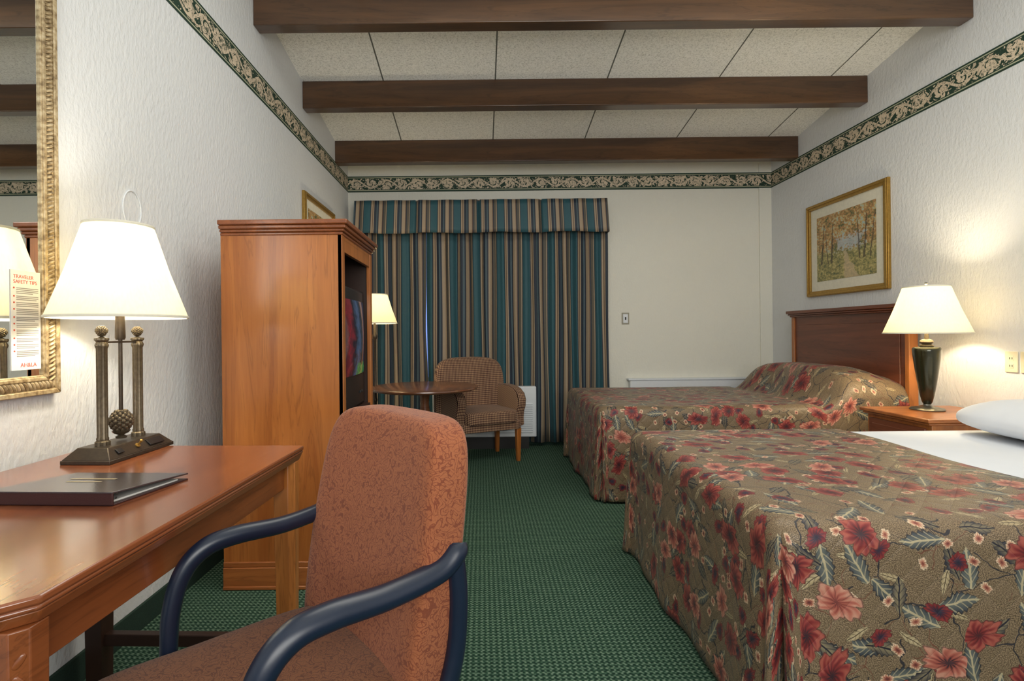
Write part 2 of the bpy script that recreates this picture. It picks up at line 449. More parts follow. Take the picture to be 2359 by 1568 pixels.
def text(name, body, size, mat, parent, M, ext=0.0003, align='LEFT'):
    cu = bpy.data.curves.new(name, 'FONT'); cu.body = body; cu.size = size; cu.extrude = ext; cu.align_x = align
    tmp = bpy.data.objects.new(name+'_tmp', cu); COL.objects.link(tmp)
    dg = bpy.context.evaluated_depsgraph_get(); dg.update()
    me = bpy.data.meshes.new_from_object(tmp.evaluated_get(dg)); me.name = name
    bpy.data.objects.remove(tmp)
    me.materials.clear(); me.materials.append(mat)
    me.transform(M)
    o = bpy.data.objects.new(name, me); COL.objects.link(o); o.parent = parent
    return o

# ------------------------------------------------------------------ room shell
XL, XR, YB, YF = -1.42, 3.12, 5.60, -2.0
cz = lambda y: 3.24+0.15*(4.18-y)
def sidewall(name, x0, x1):
    b = MB()
    v = []
    for x in (x0, x1): v += [(x, YF, 0), (x, YB+0.1, 0), (x, YB+0.1, cz(YB+0.1)), (x, YF, cz(YF))]
    b.add(v, [(0, 1, 2, 3), (7, 6, 5, 4), (0, 4, 5, 1), (1, 5, 6, 2), (2, 6, 7, 3), (3, 7, 4, 0)], smooth=False)
    return b.obj(name, MAT['wall'], kind='structure')
sidewall('wall_left', XL-0.1, XL); sidewall('wall_right', XR, XR+0.1)
MB().box((XL, YB, 0), (XR, YB+0.1, cz(YB))).obj('wall_back', MAT['wallb'], kind='structure')
MB().box((XL-0.1, YF, -0.1), (XR+0.1, YB+0.1, 0)).obj('floor', MAT['carpet'], kind='structure')
b = MB(); v = []
for x in (XL-0.1, XR+0.1):
    for y in (YF, YB+0.1):
        for d in (0, 0.1): v.append((x, y, cz(y)+d))
b.add(v, [(0, 2, 6, 4), (1, 5, 7, 3), (0, 1, 3, 2), (4, 6, 7, 5), (0, 4, 5, 1), (2, 3, 7, 6)], smooth=False)
b.obj('ceiling', MAT['ceil'], kind='structure')
MB().box((XR-0.13, YB-0.015, 0), (XR, YB, cz(YB)-0.002)).obj('trim_4', MAT['wallb'], kind='structure')
MB().box((XL, YF, 0), (XL+0.012, YB, 0.10)).obj('baseboard_left', MAT['base'], bevel=0.003, kind='structure')
MB().box((XL+0.012, YB-0.012, 0), (XR-0.13, YB, 0.10)).obj('baseboard_back', MAT['base'], bevel=0.003, kind='structure')
MB().box((XR-0.012, YF, 0), (XR, YB-0.015, 0.10)).obj('baseboard_right', MAT['base'], bevel=0.003, kind='structure')
z0, z1 = 2.73, 2.895
def strip(name, a, bb, off):
    a = Vector(a); bb = Vector(bb); L = (bb-a).length
    off = Vector(off)
    m = MB()
    v = [a, bb, bb+Vector((0, 0, z1-z0)), a+Vector((0, 0, z1-z0))]
    v = [p+off for p in v]+v
    m.add(v, [(0, 1, 2, 3), (7, 6, 5, 4), (0, 4, 5, 1), (2, 6, 7, 3), (1, 5, 6, 2), (3, 7, 4, 0)],
          uv=[[(0, 0), (L, 0), (L, 1), (0, 1)]]+[[(0, 0.02)]*4]*5, smooth=False)
    m.obj(name, MAT['border'], kind='structure')
strip('trim_1', (XL, YF, z0), (XL, YB, z0), (0.003, 0, 0))
strip('trim_2', (XL+0.003, YB, z0), (XR-0.003, YB, z0), (0, -0.018, 0))
strip('trim_3', (XR, YB-0.018, z0), (XR, YF, z0), (-0.003, 0, 0))
b = MB().box((-1.22, YB-0.02, 0.72), (1.2, YB-0.012, 2.3), 0)
for lo, hi in [((-1.26, YB-0.03, 0.68), (-1.2, YB, 2.34)), ((1.18, YB-0.03, 0.68), (1.24, YB, 2.34)), ((-1.26, YB-0.03, 2.28), (1.24, YB, 2.34)), ((-1.26, YB-0.03, 0.68), (1.24, YB, 0.74)), ((-0.03, YB-0.03, 0.7), (0.03, YB, 2.3))]:
    b.box(lo, hi, 1)
b.obj('window_1', [MAT['day'], MAT['white']], kind='structure')
for y in (3.28, 4.18, 5.10):
    zb = cz(y)-0.218; m = MB(); dpt = 0.10
    v = [(XL, y, zb), (XR, y, zb), (XR, y+dpt, zb), (XL, y+dpt, zb), (XL, y, cz(y)), (XR, y, cz(y)), (XR, y+dpt, cz(y+dpt)), (XL, y+dpt, cz(y+dpt))]
    v = [(a-XL, bb-y, c-zb) for a, bb, c in v]
    m.add(v, [(0, 3, 2, 1), (4, 5, 6, 7), (0, 1, 5, 4), (1, 2, 6, 5), (2, 3, 7, 6), (3, 0, 4, 7)], smooth=False)
    o = m.obj('ceiling_beam', MAT['beam'], loc=(XL, y, zb), bevel=0.006)
    o['label'] = 'dark-stained exposed wooden beam spanning the sloped ceiling'; o['category'] = 'ceiling beam'; o['group'] = 'exposed ceiling beams'

# ------------------------------------------------------------------ curtains
def curtain(name, x0, x1, label, gap=None, zlo=0.04):
    m = MB(); nx = int((x1-x0)*170); nz = 14; us = 0
    ph = random.random()*6
    prev = None; U = []; xs = []
    for i in range(nx+1):
        x = x0+(x1-x0)*i/nx
        y = 0.027*math.sin(x*40+ph+1.6*math.sin(x*6+ph))+0.007*math.sin(x*97+1)
        if prev: us += math.hypot(x-prev[0], (y-prev[1]))
        prev = (x, y); U.append(us); xs.append((x, y))
    v, f, uv = [], [], []
    for j in range(nz+1):
        z = zlo+(2.42-zlo)*j/nz; t = j/nz
        for i, (x, y) in enumerate(xs):
            w = 1.0-0.25*t
            dx = 0.012*math.sin(x*20+z*2.1)*(1-t)
            if gap is not None:
                e = math.exp(-abs(x-gap)/0.05)
                dx += -0.014*e*math.exp(-((z-1.25)/0.30)**2) if gap > (x0+x1)/2 else 0
            v.append((x+dx, 5.535+y*w, z))
    for j in range(nz):
        for i in range(nx):
            a = j*(nx+1)+i; f.append((a, a+1, a+nx+2, a+nx+1))
            uv.append([(U[i], j/nz), (U[i+1], j/nz), (U[i+1], (j+1)/nz), (U[i], (j+1)/nz)])
    m.add(v, f, uv=uv)
    o = m.obj(name, MAT['stripe'], ang=180)
    s = o.modifiers.new('thick', 'SOLIDIFY'); s.thickness = 0.003
    o['label'] = label; o['category'] = 'curtain'; o['group'] = 'striped window drapes'
curtain('curtain', -1.34, -0.581, 'teal and beige striped drape beside the round table', gap=-0.581)
curtain('curtain', -0.580, 1.345, 'teal and beige striped floor-length drape behind the armchair', gap=-0.580)
m = MB(); x0, x1 = -1.31, 1.315; nx = 360; nz = 6
v, f, uv, U = [], [], [], []; us = 0; P = []
for i in range(nx+1):
    x = x0+(x1-x0)*i/nx
    y = 5.40
    for k in (-0.66, -0.02, 0.62): y += 0.03*math.exp(-((x-k)/0.012)**2)
    y += 0.006*math.sin(x*23)
    P.append((x, y))
P = [(x0, 5.58)]+P+[(x1, 5.58)]
for i, p in enumerate(P):
    if i: us += min(0.05, math.hypot(p[0]-P[i-1][0], p[1]-P[i-1][1]))
    U.append(us)
for j in range(nz+1):
    t = j/nz
    for (x, y) in P:
        fl = 1+0.012*(1-t)
        v.append((x*fl, y-0.02*(1-t) if y < 5.55 else y, 2.245+0.345*t+(0.006*math.sin(x*9) if j == 0 else 0)))
n = len(P)
for j in range(nz):
    for i in range(n-1):
        a = j*n+i; f.append((a, a+1, a+n+1, a+n)); uv.append([(U[i], j), (U[i+1], j), (U[i+1], j+1), (U[i], j+1)])
m.add(v, f, uv=uv)
m.box((x0+0.004, 5.41, 2.58), (x1-0.004, 5.58, 2.588), 0)
o = m.obj('curtain_valance', MAT['stripev'], ang=60)
s = o.modifiers.new('thick', 'SOLIDIFY'); s.thickness = 0.004
o['label'] = 'teal and beige striped pleated valance above the drapes'; o['category'] = 'valance'

# ------------------------------------------------------------------ air conditioner
ac = thing('air_conditioner', 'white through-wall air conditioning unit beneath the drapes', 'air conditioner', (0.02, 5.455, 0))
MB().box((-0.54, -0.045, 0.12), (0.54, 0.045, 0.645)).obj('housing', MAT['white'], ac, bevel=0.012)
m = MB()
for i in range(14): m.box((-0.50, -0.055, 0.17+i*0.022), (0.50, -0.044, 0.182+i*0.022))
m.obj('grille', MAT['white'], ac, bevel=0.002)
MB().box((-0.46, -0.04, 0), (0.46, 0.04, 0.12)).obj('base', MAT['slot'], ac)
h = thing('baseboard_heater', 'low white wall heater panel behind the far bed', 'heater', (2.26, 5.555, 0))
MB().box((-0.69, -0.03, 0.0), (0.69, 0.045, 0.685)).obj('housing', MAT['white'], h, bevel=0.006)
MB().box((-0.71, -0.04, 0.685), (0.71, 0.045, 0.705)).obj('top_ledge', MAT['white'], h, bevel=0.004)

sw = thing('light_switch', 'ivory toggle light switch in a metal plate on the rear wall', 'light switch', (1.545, YB, 1.345))
MB().box((-0.040, -0.006, -0.062), (0.040, 0, 0.062)).obj('cover_plate', MAT['plate'], sw, bevel=0.003)
MB().box((-0.026, -0.009, -0.047), (0.026, -0.005, 0.047)).obj('switch_insert', MAT['white'], sw, bevel=0.002)
MB().box((-0.007, -0.0105, -0.016), (0.007, -0.008, 0.016)).box((-0.005, -0.020, -0.004), (0.005, -0.010, 0.010)).obj('toggle', MAT['slot'], sw, bevel=0.001)
for y, lab, kind in ((3.065, 'ivory duplex power outlet on the wall beside the nightstand', 'outlet'), (2.975, 'ivory wall plate with a small jack above the bed', 'jack')):
    o = thing('wall_outlet', lab, 'outlet', (XR, y, 1.0), group='ivory wall plates')
    MB().box((-0.007, -0.038, -0.062), (0, 0.038, 0.062)).obj('cover_plate', MAT['ivory'], o, bevel=0.003)
    if kind == 'outlet':
        for zz in (-0.022, 0.022):
            MB().box((-0.0085, -0.014, zz-0.013), (-0.006, 0.014, zz+0.013)).box((-0.009, -0.009, zz-0.006), (-0.0084, -0.005, zz+0.006), 1).box((-0.009, 0.005, zz-0.006), (-0.0084, 0.009, zz+0.006), 1).obj('socket', [MAT['ivory'], MAT['slot']], o)
    else: MB().box((-0.009, -0.007, -0.007), (-0.006, 0.007, 0.007)).obj('socket', MAT['slot'], o)

# ------------------------------------------------------------------ framed pictures
def picture(name, label, X, yc, zc, W, H, sgn, paint, fw, mw):
    e = thing(name, label, 'picture', (X, yc, zc), math.pi if sgn < 0 else 0)
    m = MB()
    for k, (d0, d1, w0, w1) in enumerate(((0.0, 0.025, 0, fw), (0.025, 0.034, 0.006, fw*0.55))):
        for (a, bb, c, d) in ((-W/2, -H/2, W/2, -H/2), (-W/2, H/2, W/2, H/2), (-W/2, -H/2, -W/2, H/2), (W/2, -H/2, W/2, H/2)):
            sy = -1 if bb < 0 and d < 0 and a != c else 1
            if a != c:
                o0 = (abs(bb)-w0)*sy; o1 = (abs(bb)-w1)*sy
                v = [(d0, -W/2+w0, o0), (d0, W/2-w0, o0), (d0, W/2-w1, o1), (d0, -W/2+w1, o1)]
            else:
                sx = -1 if a < 0 else 1
                o0 = (W/2-w0)*sx; o1 = (W/2-w1)*sx
                v = [(d0, o0, -H/2+w0), (d0, o0, H/2-w0), (d0, o1, H/2-w1), (d0, o1, -H/2+w1)]
            v2 = [(d1, p[1], p[2]) for p in v]
            m.add(v+v2, [(0, 1, 2, 3), (7, 6, 5, 4), (0, 4, 5, 1), (1, 5, 6, 2), (2, 6, 7, 3), (3, 7, 4, 0)], smooth=False)
    m.obj('frame', MAT['gold'], e, bevel=0.003)
    MB().box((0.002, -W/2+fw*0.9, -H/2+fw*0.9), (0.010, W/2-fw*0.9, H/2-fw*0.9)).obj('picture_mat', MAT['matb'], e)
    a, c = W/2-fw-mw, H/2-fw-mw
    u = [(0, 0), (1, 0), (1, 1), (0, 1)]
    MB().add([(0.012, -a, -c), (0.012, a, -c), (0.012, a, c), (0.012, -a, c), (0.009, -a, -c), (0.009, a, -c), (0.009, a, c), (0.009, -a, c)],
             [(0, 1, 2, 3), (7, 6, 5, 4)], uv=[u, u], smooth=False).obj('artwork', paint, e)
picture('framed_picture', 'gold-framed autumn landscape print with cream mat above the headboard', XR, 4.455, 1.935, 0.99, 0.85, -1, MAT['paint'], 0.048, 0.085)
picture('framed_picture', 'small gold-framed print hanging above the armoire', XL, 4.56, 2.03, 0.84, 0.65, 1, MAT['paint2'], 0.045, 0.07)

# ------------------------------------------------------------------ mirror
mir = thing('wall_mirror', 'large mirror in an ornate antique gold rope-carved frame', 'mirror', (XL, 1.275, 1.76))
W, H, fw = 0.90, 1.48, 0.062
m = MB()
for (o, i, d) in ((0, fw, 0.020), (0.0, 0.016, 0.026), (fw-0.018, fw-0.005, 0.024)):
    a = W/2-o; b2 = H/2-o; c = W/2-i; d2 = H/2-i
    for q in ([(-a, -b2), (a, -b2), (c, -d2), (-c, -d2)], [(-a, b2), (a, b2), (c, d2), (-c, d2)], [(-a, -b2), (-a, b2), (-c, d2), (-c, -d2)], [(a, -b2), (a, b2), (c, d2), (c, -d2)]):
        v = [(0, *p) for p in q]+[(d, *p) for p in q]
        m.add(v, [(0, 1, 2, 3), (7, 6, 5, 4), (0, 4, 5, 1), (1, 5, 6, 2), (2, 6, 7, 3), (3, 7, 4, 0)], smooth=False)
m.obj('frame', MAT['rope'], mir, bevel=0.003)
m = MB()
def bead(y, z, ang):
    M = Matrix.Translation((0.021, y, z)) @ Matrix.Rotation(ang, 4, 'X')
    m.soft((0, 0, 0), (0.007, 0.0052, 0.015), 2, 4, M=M)
n = int((W-0.06)/0.0135)
for i in range(n):
    y = -W/2+0.035+(W-0.07)*i/(n-1)
    bead(y, -H/2+0.031, 0.5); bead(y, H/2-0.031, 0.5)
n = int((H-0.12)/0.0135)
for i in range(n):
    z = -H/2+0.05+(H-0.10)*i/(n-1)
    bead(-W/2+0.031, z, 1.07+1.0); bead(W/2-0.031, z, 1.07+1.0)
m.obj('rope_moulding', MAT['rope'], mir)
MB().box((0.004, -W/2+0.055, -H/2+0.055), (0.012, W/2-0.055, H/2-0.055)).obj('mirror_glass', MAT['mirror'], mir)

card = thing('safety_card', 'white printed traveler safety tips card stuck on the mirror', 'card', (XL+0.0125, 1.608, 1.255))
MB().box((0, -0.052, -0.152), (0.002, 0.052, 0.152)).obj('card_sheet', MAT['paper'], card)
def TM(y, z, x=0.0022):
    return Matrix(((0, 0, 1, x), (1, 0, 0, y), (0, 1, 0, z), (0, 0, 0, 1)))
text('printed_heading', 'TRAVELER\nSAFETY TIPS', 0.0155, MAT['red'], card, TM(-0.044, 0.128))
m = MB(); m2 = MB(); zz = 0.098
for k in range(10):
    nl = 3 if k % 3 else 4
    m2.lathe([(0.0028, 0), (0.0028, 0.0006)], (0, 0, 0), 10, M=Matrix.Translation((0.002, -0.042, zz)) @ Matrix.Rotation(math.pi/2, 4, 'Y'))
    for j in range(nl):
        m.box((0.002, -0.034, zz-0.0012), (0.0024, 0.044-0.02*((k*7+j*5) % 4)/3*(j == nl-1), zz+0.0012)); zz -= 0.0052
    zz -= 0.004
m.obj('printed_lines', MAT['ink'], card)
m2.obj('printed_bullets', MAT['red'], card)
text('printed_logo', 'AH&LA', 0.018, MAT['red'], card, TM(-0.022, -0.143))

o = MB().tube([(0.0025, 0.055*math.sin(a), 0.075*math.cos(a)) for a in [i*2*math.pi/24-2.6 for i in range(21)]], 0.003, 8, sub=2).obj('wire_loop', MAT['white'], loc=(XL, 2.12, 1.72))
o['label'] = 'thin white wire loop on the wall above the desk lamp'; o['category'] = 'wire'

# ------------------------------------------------------------------ desk
DZ = 0.82
desk = thing('writing_desk', 'cherry wood writing desk with clipped corners against the wall', 'desk', (-1.012, 1.285, 0), math.radians(-2.2))
hw, hl = 0.375, 0.535
def chamf(w, l, c): return [(-w, -l), (w-c, -l), (w, -l+c), (w, l-c*0.3), (w-c*0.3, l), (-w, l)]
m = MB().prism(chamf(hw, hl, 0.035), DZ-0.014, DZ).prism(chamf(hw-0.002, hl-0.002, 0.034), DZ-0.024, DZ-0.014)
m.obj('desktop', MAT['desktop'], desk, bevel=0.004)
m = MB().prism(chamf(hw-0.012, hl-0.012, 0.034), DZ-0.045, DZ-0.024, poly2=chamf(hw-0.004, hl-0.004, 0.034))
m.obj('edge_moulding', MAT['chery'], desk, bevel=0.003)
m = MB().box((hw-0.060, -hl+0.06, DZ-0.130), (hw-0.042, hl-0.06, DZ-0.045)).box((-hw+0.02, -hl+0.025, DZ-0.130), (hw-0.06, -hl+0.045, DZ-0.045))
m.box((-hw+0.02, hl-0.045, DZ-0.130), (hw-0.06, hl-0.025, DZ-0.045)).box((-hw+0.02, -hl+0.06, DZ-0.130), (-hw+0.04, hl-0.06, DZ-0.045))
m.obj('apron', MAT['chery'], desk, bevel=0.002)
for sx, sy in ((1, -1), (1, 1), (-1, -1), (-1, 1)):
    cx, cy = sx*(hw-0.045), sy*(hl-0.045)
    m = MB(); c = 0.018; w = 0.034
    poly = [(-w, -w), (w, -w), (w, w), (-w, w)]
    if sx > 0: poly = [(-w, -w), (w-c, -w), (w, -w+c), (w, w-c), (w-c, w), (-w, w)]
    pl = [(cx+a, cy+b2) for a, b2 in poly]; pl2 = [(cx+a*0.8, cy+b2*0.8) for a, b2 in poly]
    m.prism(pl2, 0, DZ-0.045, poly2=pl)
    if sx > 0 and sy < 0:
        for k in range(22):
            z = 0.1+k*0.03
            M = Matrix.Translation((cx+w-c/2-0.001, cy-w+c/2+0.001, z)) @ Matrix.Rotation(math.radians(45), 4, 'Z') @ Matrix.Rotation(0.6*(1 if k % 2 else -1), 4, 'Y')
            m.soft((0, 0, 0), (0.006, 0.004, 0.014), 2, 4, M=M)
    m.obj('leg', MAT['cherz'] if sx > 0 and sy > 0 else (MAT['chery'] if sx > 0 else MAT['dark_shade_wood']), desk, bevel=0.002)  # rear legs coloured darker to paint in the shadow under the desk
MB().box((-hw+0.06, hl-0.06, 0.15), (hw-0.08, hl-0.03, 0.19)).obj('stretcher', MAT['dark_shade_wood'], desk, bevel=0.003)

# ------------------------------------------------------------------ binder
bd = thing('ring_binder', 'dark leatherette guest binder lying on the desk', 'binder', (-0.99, 1.18, DZ), math.radians(-3))
bw, bl = 0.155, 0.215
sk = 0.04
def wedge(m, y0, y1, za0, za1, zb0, zb1, mi=0):
    v = [(-bw, y0, za0), (bw, y0, za0), (bw+sk*y1/bl, y1, za1), (-bw+sk*y1/bl, y1, za1), (-bw, y0, zb0), (bw, y0, zb0), (bw+sk*y1/bl, y1, zb1), (-bw+sk*y1/bl, y1, zb1)]
    m.add(v, [(0, 3, 2, 1), (4, 5, 6, 7), (0, 1, 5, 4), (1, 2, 6, 5), (2, 3, 7, 6), (3, 0, 4, 7)], mi, smooth=False)
m = MB(); wedge(m, 0, bl, 0.0, 0.0, 0.004, 0.004); wedge(m, 0, 0.004, 0, 0, 0.030, 0.030); m.obj('back_cover_and_spine', MAT['bindp'], bd, bevel=0.001)
m = MB(); wedge(m, -0.001, bl, 0.028, 0.014, 0.032, 0.018); m.obj('front_cover', MAT['bindr'], bd, bevel=0.001)
m = MB()
wedge(m, 0.02, bl-0.02, 0.004, 0.004, 0.008, 0.007)
m.v = [(x-0.012 if x > 0 else x+0.012, y, z) for x, y, z in m.v]
m.obj('pages', MAT['paper'], bd)
for k in (-0.09, 0.0, 0.09, 0.14):
    MB().tube([(k, 0.022+0.012*math.cos(a), 0.016+0.010*math.sin(a)) for a in [i*math.pi/6 for i in range(12)]], 0.0016, 6, sub=2).obj('binder_ring', MAT['silver'], bd)
for (a, b2, c, d) in ((-0.06, 0.13, 0.06, 0.140), (-0.045, 0.10, 0.045, 0.108)):
    zf = lambda y: 0.032-0.014*y/bl+0.0006
    m = MB(); m.add([(a, b2, zf(b2)), (c, b2, zf(b2)), (c, d, zf(d)), (a, d, zf(d))], [(0, 1, 2, 3)], smooth=False)
    m.obj('foil_stamp', MAT['goldtext'], bd)

# ------------------------------------------------------------------ lamps
def shade(parent, r0, r1, z0, z1, mat, trim):
    m = MB(); t = 0.003
    m.lathe([(r0, z0), (r0+(r1-r0)*0.5-0.004, (z0+z1)/2), (r1, z1), (r1-t, z1), (r0+(r1-r0)*0.5-0.004-t, (z0+z1)/2), (r0-t, z0), (r0, z0)], seg=72, cap=False)
    so = m.obj('lamp_shade', mat, parent)
    for r, z in ((r0, z0), (r1, z1)):
        MB().lathe([(r+0.0015, z-0.004), (r+0.0025, z), (r+0.0015, z+0.004), (r-0.004, z+0.004), (r-0.004, z-0.004), (r+0.0015, z-0.004)], seg=72, cap=False).obj('shade_rim', trim, so)
    m = MB()
    for a in (0, 2.094, 4.189):
        m.tube([(0, 0, z1-0.03), (r1*math.cos(a), r1*math.sin(a), z1-0.004)], 0.0018, 6)
    m.obj('shade_spider', trim, so)
def bulb(parent, z, power, col=(1.0, 0.84, 0.58)):
    MB().lathe([(0.0, 0.10), (0.018, 0.092), (0.028, 0.07), (0.026, 0.045), (0.014, 0.02), (0.013, 0), (0.0, 0)][::-1], (0, 0, z-0.07), 20, cap=False).obj('light_bulb', m_bulb, parent)
    li = bpy.data.lights.new('lamp_light', 'POINT'); li.energy = power; li.color = col; li.shadow_soft_size = 0.05
    lo = bpy.data.objects.new('lamp_light', li); COL.objects.link(lo); lo.parent = parent; lo.location = (0, 0, z+0.055)
m_bulb = m_emit('frosted_bulb_glow', C(255, 236, 190), 3.0)

dl = thing('desk_lamp', 'bronze twin-column desk lamp with pineapple finials and cream shade', 'lamp', (-1.18, 1.70, DZ), math.radians(-3))
m = MB()
def rect(w, l): return [(-w, -l), (w, -l), (w, l), (-w, l)]
m.prism(rect(0.078, 0.148), 0, 0.012).prism(rect(0.076, 0.146), 0.012, 0.045, poly2=rect(0.048, 0.118))
m.obj('lamp_base', MAT['bronzed'], dl, bevel=0.002)
for yy, a, b2 in ((-0.09, 0.009, 0.012), (0.07, 0.013, 0.035)):
    M = Matrix.Translation((0.063, yy, 0.029)) @ Matrix.Rotation(math.radians(41), 4, 'Y')
    MB().box((-a, -b2, 0), (a, b2, 0.004), M=M).obj('power_outlet', MAT['black'], dl, bevel=0.001)
M = Matrix.Translation((0.062, -0.01, 0.030)) @ Matrix.Rotation(math.radians(41), 4, 'Y')
MB().lathe([(0.008, 0), (0.008, 0.003), (0.003, 0.004), (0.003, 0.016), (0.005, 0.022), (0.0, 0.026)], seg=14, M=M).obj('switch', MAT['gold'], dl)
def pineapple(m, c, r, h):
    m.lathe([(r*0.5, -h*0.62), (r*0.55, -h*0.55), (r*0.25, -h*0.5), (r*0.7, -h*0.42), (r*0.9, -h*0.34), (r*0.3, -h*0.3)], c, 20)
    prof = []
    for i in range(13):
        t = i/12; prof.append((r*math.sin(math.pi*(0.12+0.88*t))**0.8+0.0005, -h*0.32+h*0.82*t))
    m.lathe(prof, c, 22)
    for j in range(9):
        t = (j+0.6)/10; rr = r*math.sin(math.pi*(0.12+0.88*t))**0.8; z = -h*0.32+h*0.82*t
        k = 9
        for i in range(k):
            a = 2*math.pi*(i+0.5*(j % 2))/k
            m.soft((c[0]+rr*math.cos(a), c[1]+rr*math.sin(a), c[2]+z), (r*0.24,)*3, 2, 2)
for sy in (-1, 1):
    m = MB(); y = sy*0.078
    m.lathe([(0.020, 0.045), (0.020, 0.056), (0.0155, 0.060), (0.0165, 0.066), (0.0145, 0.07), (0.0145, 0.345), (0.0165, 0.350), (0.018, 0.356), (0.014, 0.366), (0.019, 0.372), (0.019, 0.378), (0.006, 0.380)], (0, y, 0), 48, flute=12, fa=0.05)
    m.obj('column', MAT['bronze'], dl)
    m = MB(); pineapple(m, (0, y, 0.400), 0.0145, 0.034); m.obj('finial', MAT['bronze'], dl)
m = MB().box((-0.006, -0.085, 0.362), (0.006, 0.085, 0.368)).tube([(0, 0, 0.10), (0, 0, 0.44)], 0.006, 14).lathe([(0.013, 0.372), (0.015, 0.38), (0.013, 0.46), (0.008, 0.48), (0.006, 0.6)], seg=20)
m.obj('center_rod', MAT['bronzed'], dl)
m = MB(); pineapple(m, (0, 0, 0.105), 0.030, 0.085); m.obj('pineapple_ornament', MAT['bronze'], dl)
shade(dl, 0.195, 0.098, 0.446, 0.742, MAT['shade'], MAT['matb'])
bulb(dl, 0.55, 13, (1.0, 0.92, 0.78))

# ------------------------------------------------------------------ nightstand
ns = thing('nightstand', 'cherry wood nightstand between the two beds', 'nightstand', (2.81, 3.19, 0))
MB().box((-0.27, -0.245, 0.06), (0.28, 0.245, 0.655)).obj('body', MAT['cherz'], ns, bevel=0.003)
MB().box((-0.31, -0.27, 0.668), (0.295, 0.27, 0.69)).box((-0.295, -0.258, 0.652), (0.29, 0.258, 0.668)).obj('tabletop', MAT['cherx'], ns, bevel=0.005)
MB().box((-0.28, -0.255, 0), (0.28, 0.255, 0.07)).obj('plinth', MAT['chery'], ns, bevel=0.004)
for z0_, z1_ in ((0.40, 0.63), (0.11, 0.37)):
    d = MB().box((-0.286, -0.215, z0_), (-0.268, 0.215, z1_)).box((-0.290, -0.185, z0_+0.03), (-0.284, 0.185, z1_-0.03)).obj('drawer', MAT['headb'], ns, bevel=0.003)
    MB().lathe([(0.006, 0), (0.006, 0.012), (0.014, 0.018), (0.012, 0.026), (0, 0.028)], seg=16, M=Matrix.Translation((-0.289, 0, (z0_+z1_)/2)) @ Matrix.Rotation(-math.pi/2, 4, 'Y')).obj('knob', MAT['gold'], d)

nl = thing('table_lamp', 'dark olive urn-shaped table lamp with lit cream shade', 'lamp', (2.80, 3.28, 0.69))
MB().lathe([(0.088, 0), (0.090, 0.006), (0.082, 0.014), (0.045, 0.022), (0.022, 0.030), (0.018, 0.04)], seg=48).obj('lamp_base', MAT['silver'], nl)
MB().lathe([(0.018, 0.036), (0.026, 0.05), (0.036, 0.09), (0.047, 0.16), (0.058, 0.24), (0.068, 0.32), (0.073, 0.37), (0.073, 0.385), (0.066, 0.395), (0.03, 0.40)], seg=48).obj('lamp_body', MAT['greenlamp'], nl)
MB().lathe([(0.032, 0.398), (0.036, 0.402), (0.036, 0.408), (0.022, 0.413), (0.034, 0.422), (0.036, 0.43), (0.03, 0.44), (0.012, 0.447), (0.010, 0.49), (0.006, 0.54)], seg=32).obj('lamp_neck', MAT['bronze'], nl)
shade(nl, 0.222, 0.118, 0.485, 0.775, MAT['shade2'], MAT['matb'])
MB().tube([(0, 0, 0.5), (0, 0, 0.79)], 0.003, 8).soft((0, 0, 0.795), (0.008, 0.008, 0.01), 2, 6).obj('finial', MAT['silver'], nl)
bulb(nl, 0.60, 24)

fl = thing('floor_lamp', 'slim dark floor lamp with lit cream shade beside the drapes', 'lamp', (-0.95, 4.62, 0))
MB().lathe([(0.14, 0), (0.14, 0.012), (0.12, 0.022), (0.03, 0.035), (0.014, 0.05)], seg=40).obj('lamp_base', MAT['bronzed'], fl)
MB().lathe([(0.012, 0.04), (0.012, 0.6), (0.018, 0.61), (0.018, 0.63), (0.012, 0.64), (0.011, 1.15), (0.02, 1.17), (0.022, 1.19), (0.012, 1.21), (0.008, 1.40)], seg=20).obj('pole', MAT['bronzed'], fl)
shade(fl, 0.20, 0.115, 1.30, 1.555, MAT['shade2'], MAT['matb'])
bulb(fl, 1.40, 10)

# ------------------------------------------------------------------ armoire
ar = thing('armoire', 'tall cherry wood television armoire with crown moulding', 'armoire', (-0.95, 2.80, 0))
x0, x1, y0, y1 = -0.285, 0.29, -0.33, 0.33
m = MB().box((x0, y0, 0.10), (x1, y0+0.022, 1.68)).box((x0, y1-0.022, 0.10), (x1, y1, 1.68)).box((x0, y0+0.022, 0.10), (x0+0.015, y1-0.022, 1.68))
m.box((x0+0.015, y0+0.022, 0.10), (x1-0.02, y1-0.022, 0.12)).box((x0+0.015, y0+0.022, 1.655), (x1, y1-0.022, 1.68))
m.box((x1-0.02, y0, 0.10), (x1+0.002, y0+0.045, 1.68)).box((x1-0.02, y1-0.045, 0.10), (x1+0.002, y1, 1.68)).box((x1-0.02, y0+0.045, 1.60), (x1, y1-0.045, 1.66))
m.obj('body', MAT['cherz'], ar, bevel=0.002)
MB().box((x0+0.016, y0+0.0225, 0.78), (x1-0.004, y1-0.0225, 0.80)).box((x0+0.0155, y0+0.0225, 0.80), (x0+0.02, y1-0.0225, 1.65)).box((x0+0.02, y1-0.026, 0.80), (x1-0.021, y1-0.0225, 1.65)).box((x0+0.02, y0+0.0225, 0.80), (x1-0.021, y0+0.026, 1.65)).box((x0+0.02, y0+0.026, 1.65), (x1-0.021, y1-0.026, 1.654)).obj('shelf', MAT['dark_shade_wood'], ar)  # shelf plus thin dark lining that paints shade into the cabinet
m = MB()
for k, (o, za, zb) in enumerate(((0.006, 1.675, 1.690), (0.014, 1.690, 1.704), (0.024, 1.704, 1.722), (0.034, 1.722, 1.745))):
    m.box((x0, y0-o, za), (x1+o, y1+o, zb))
m.obj('crown_moulding', MAT['chery'], ar, bevel=0.005)
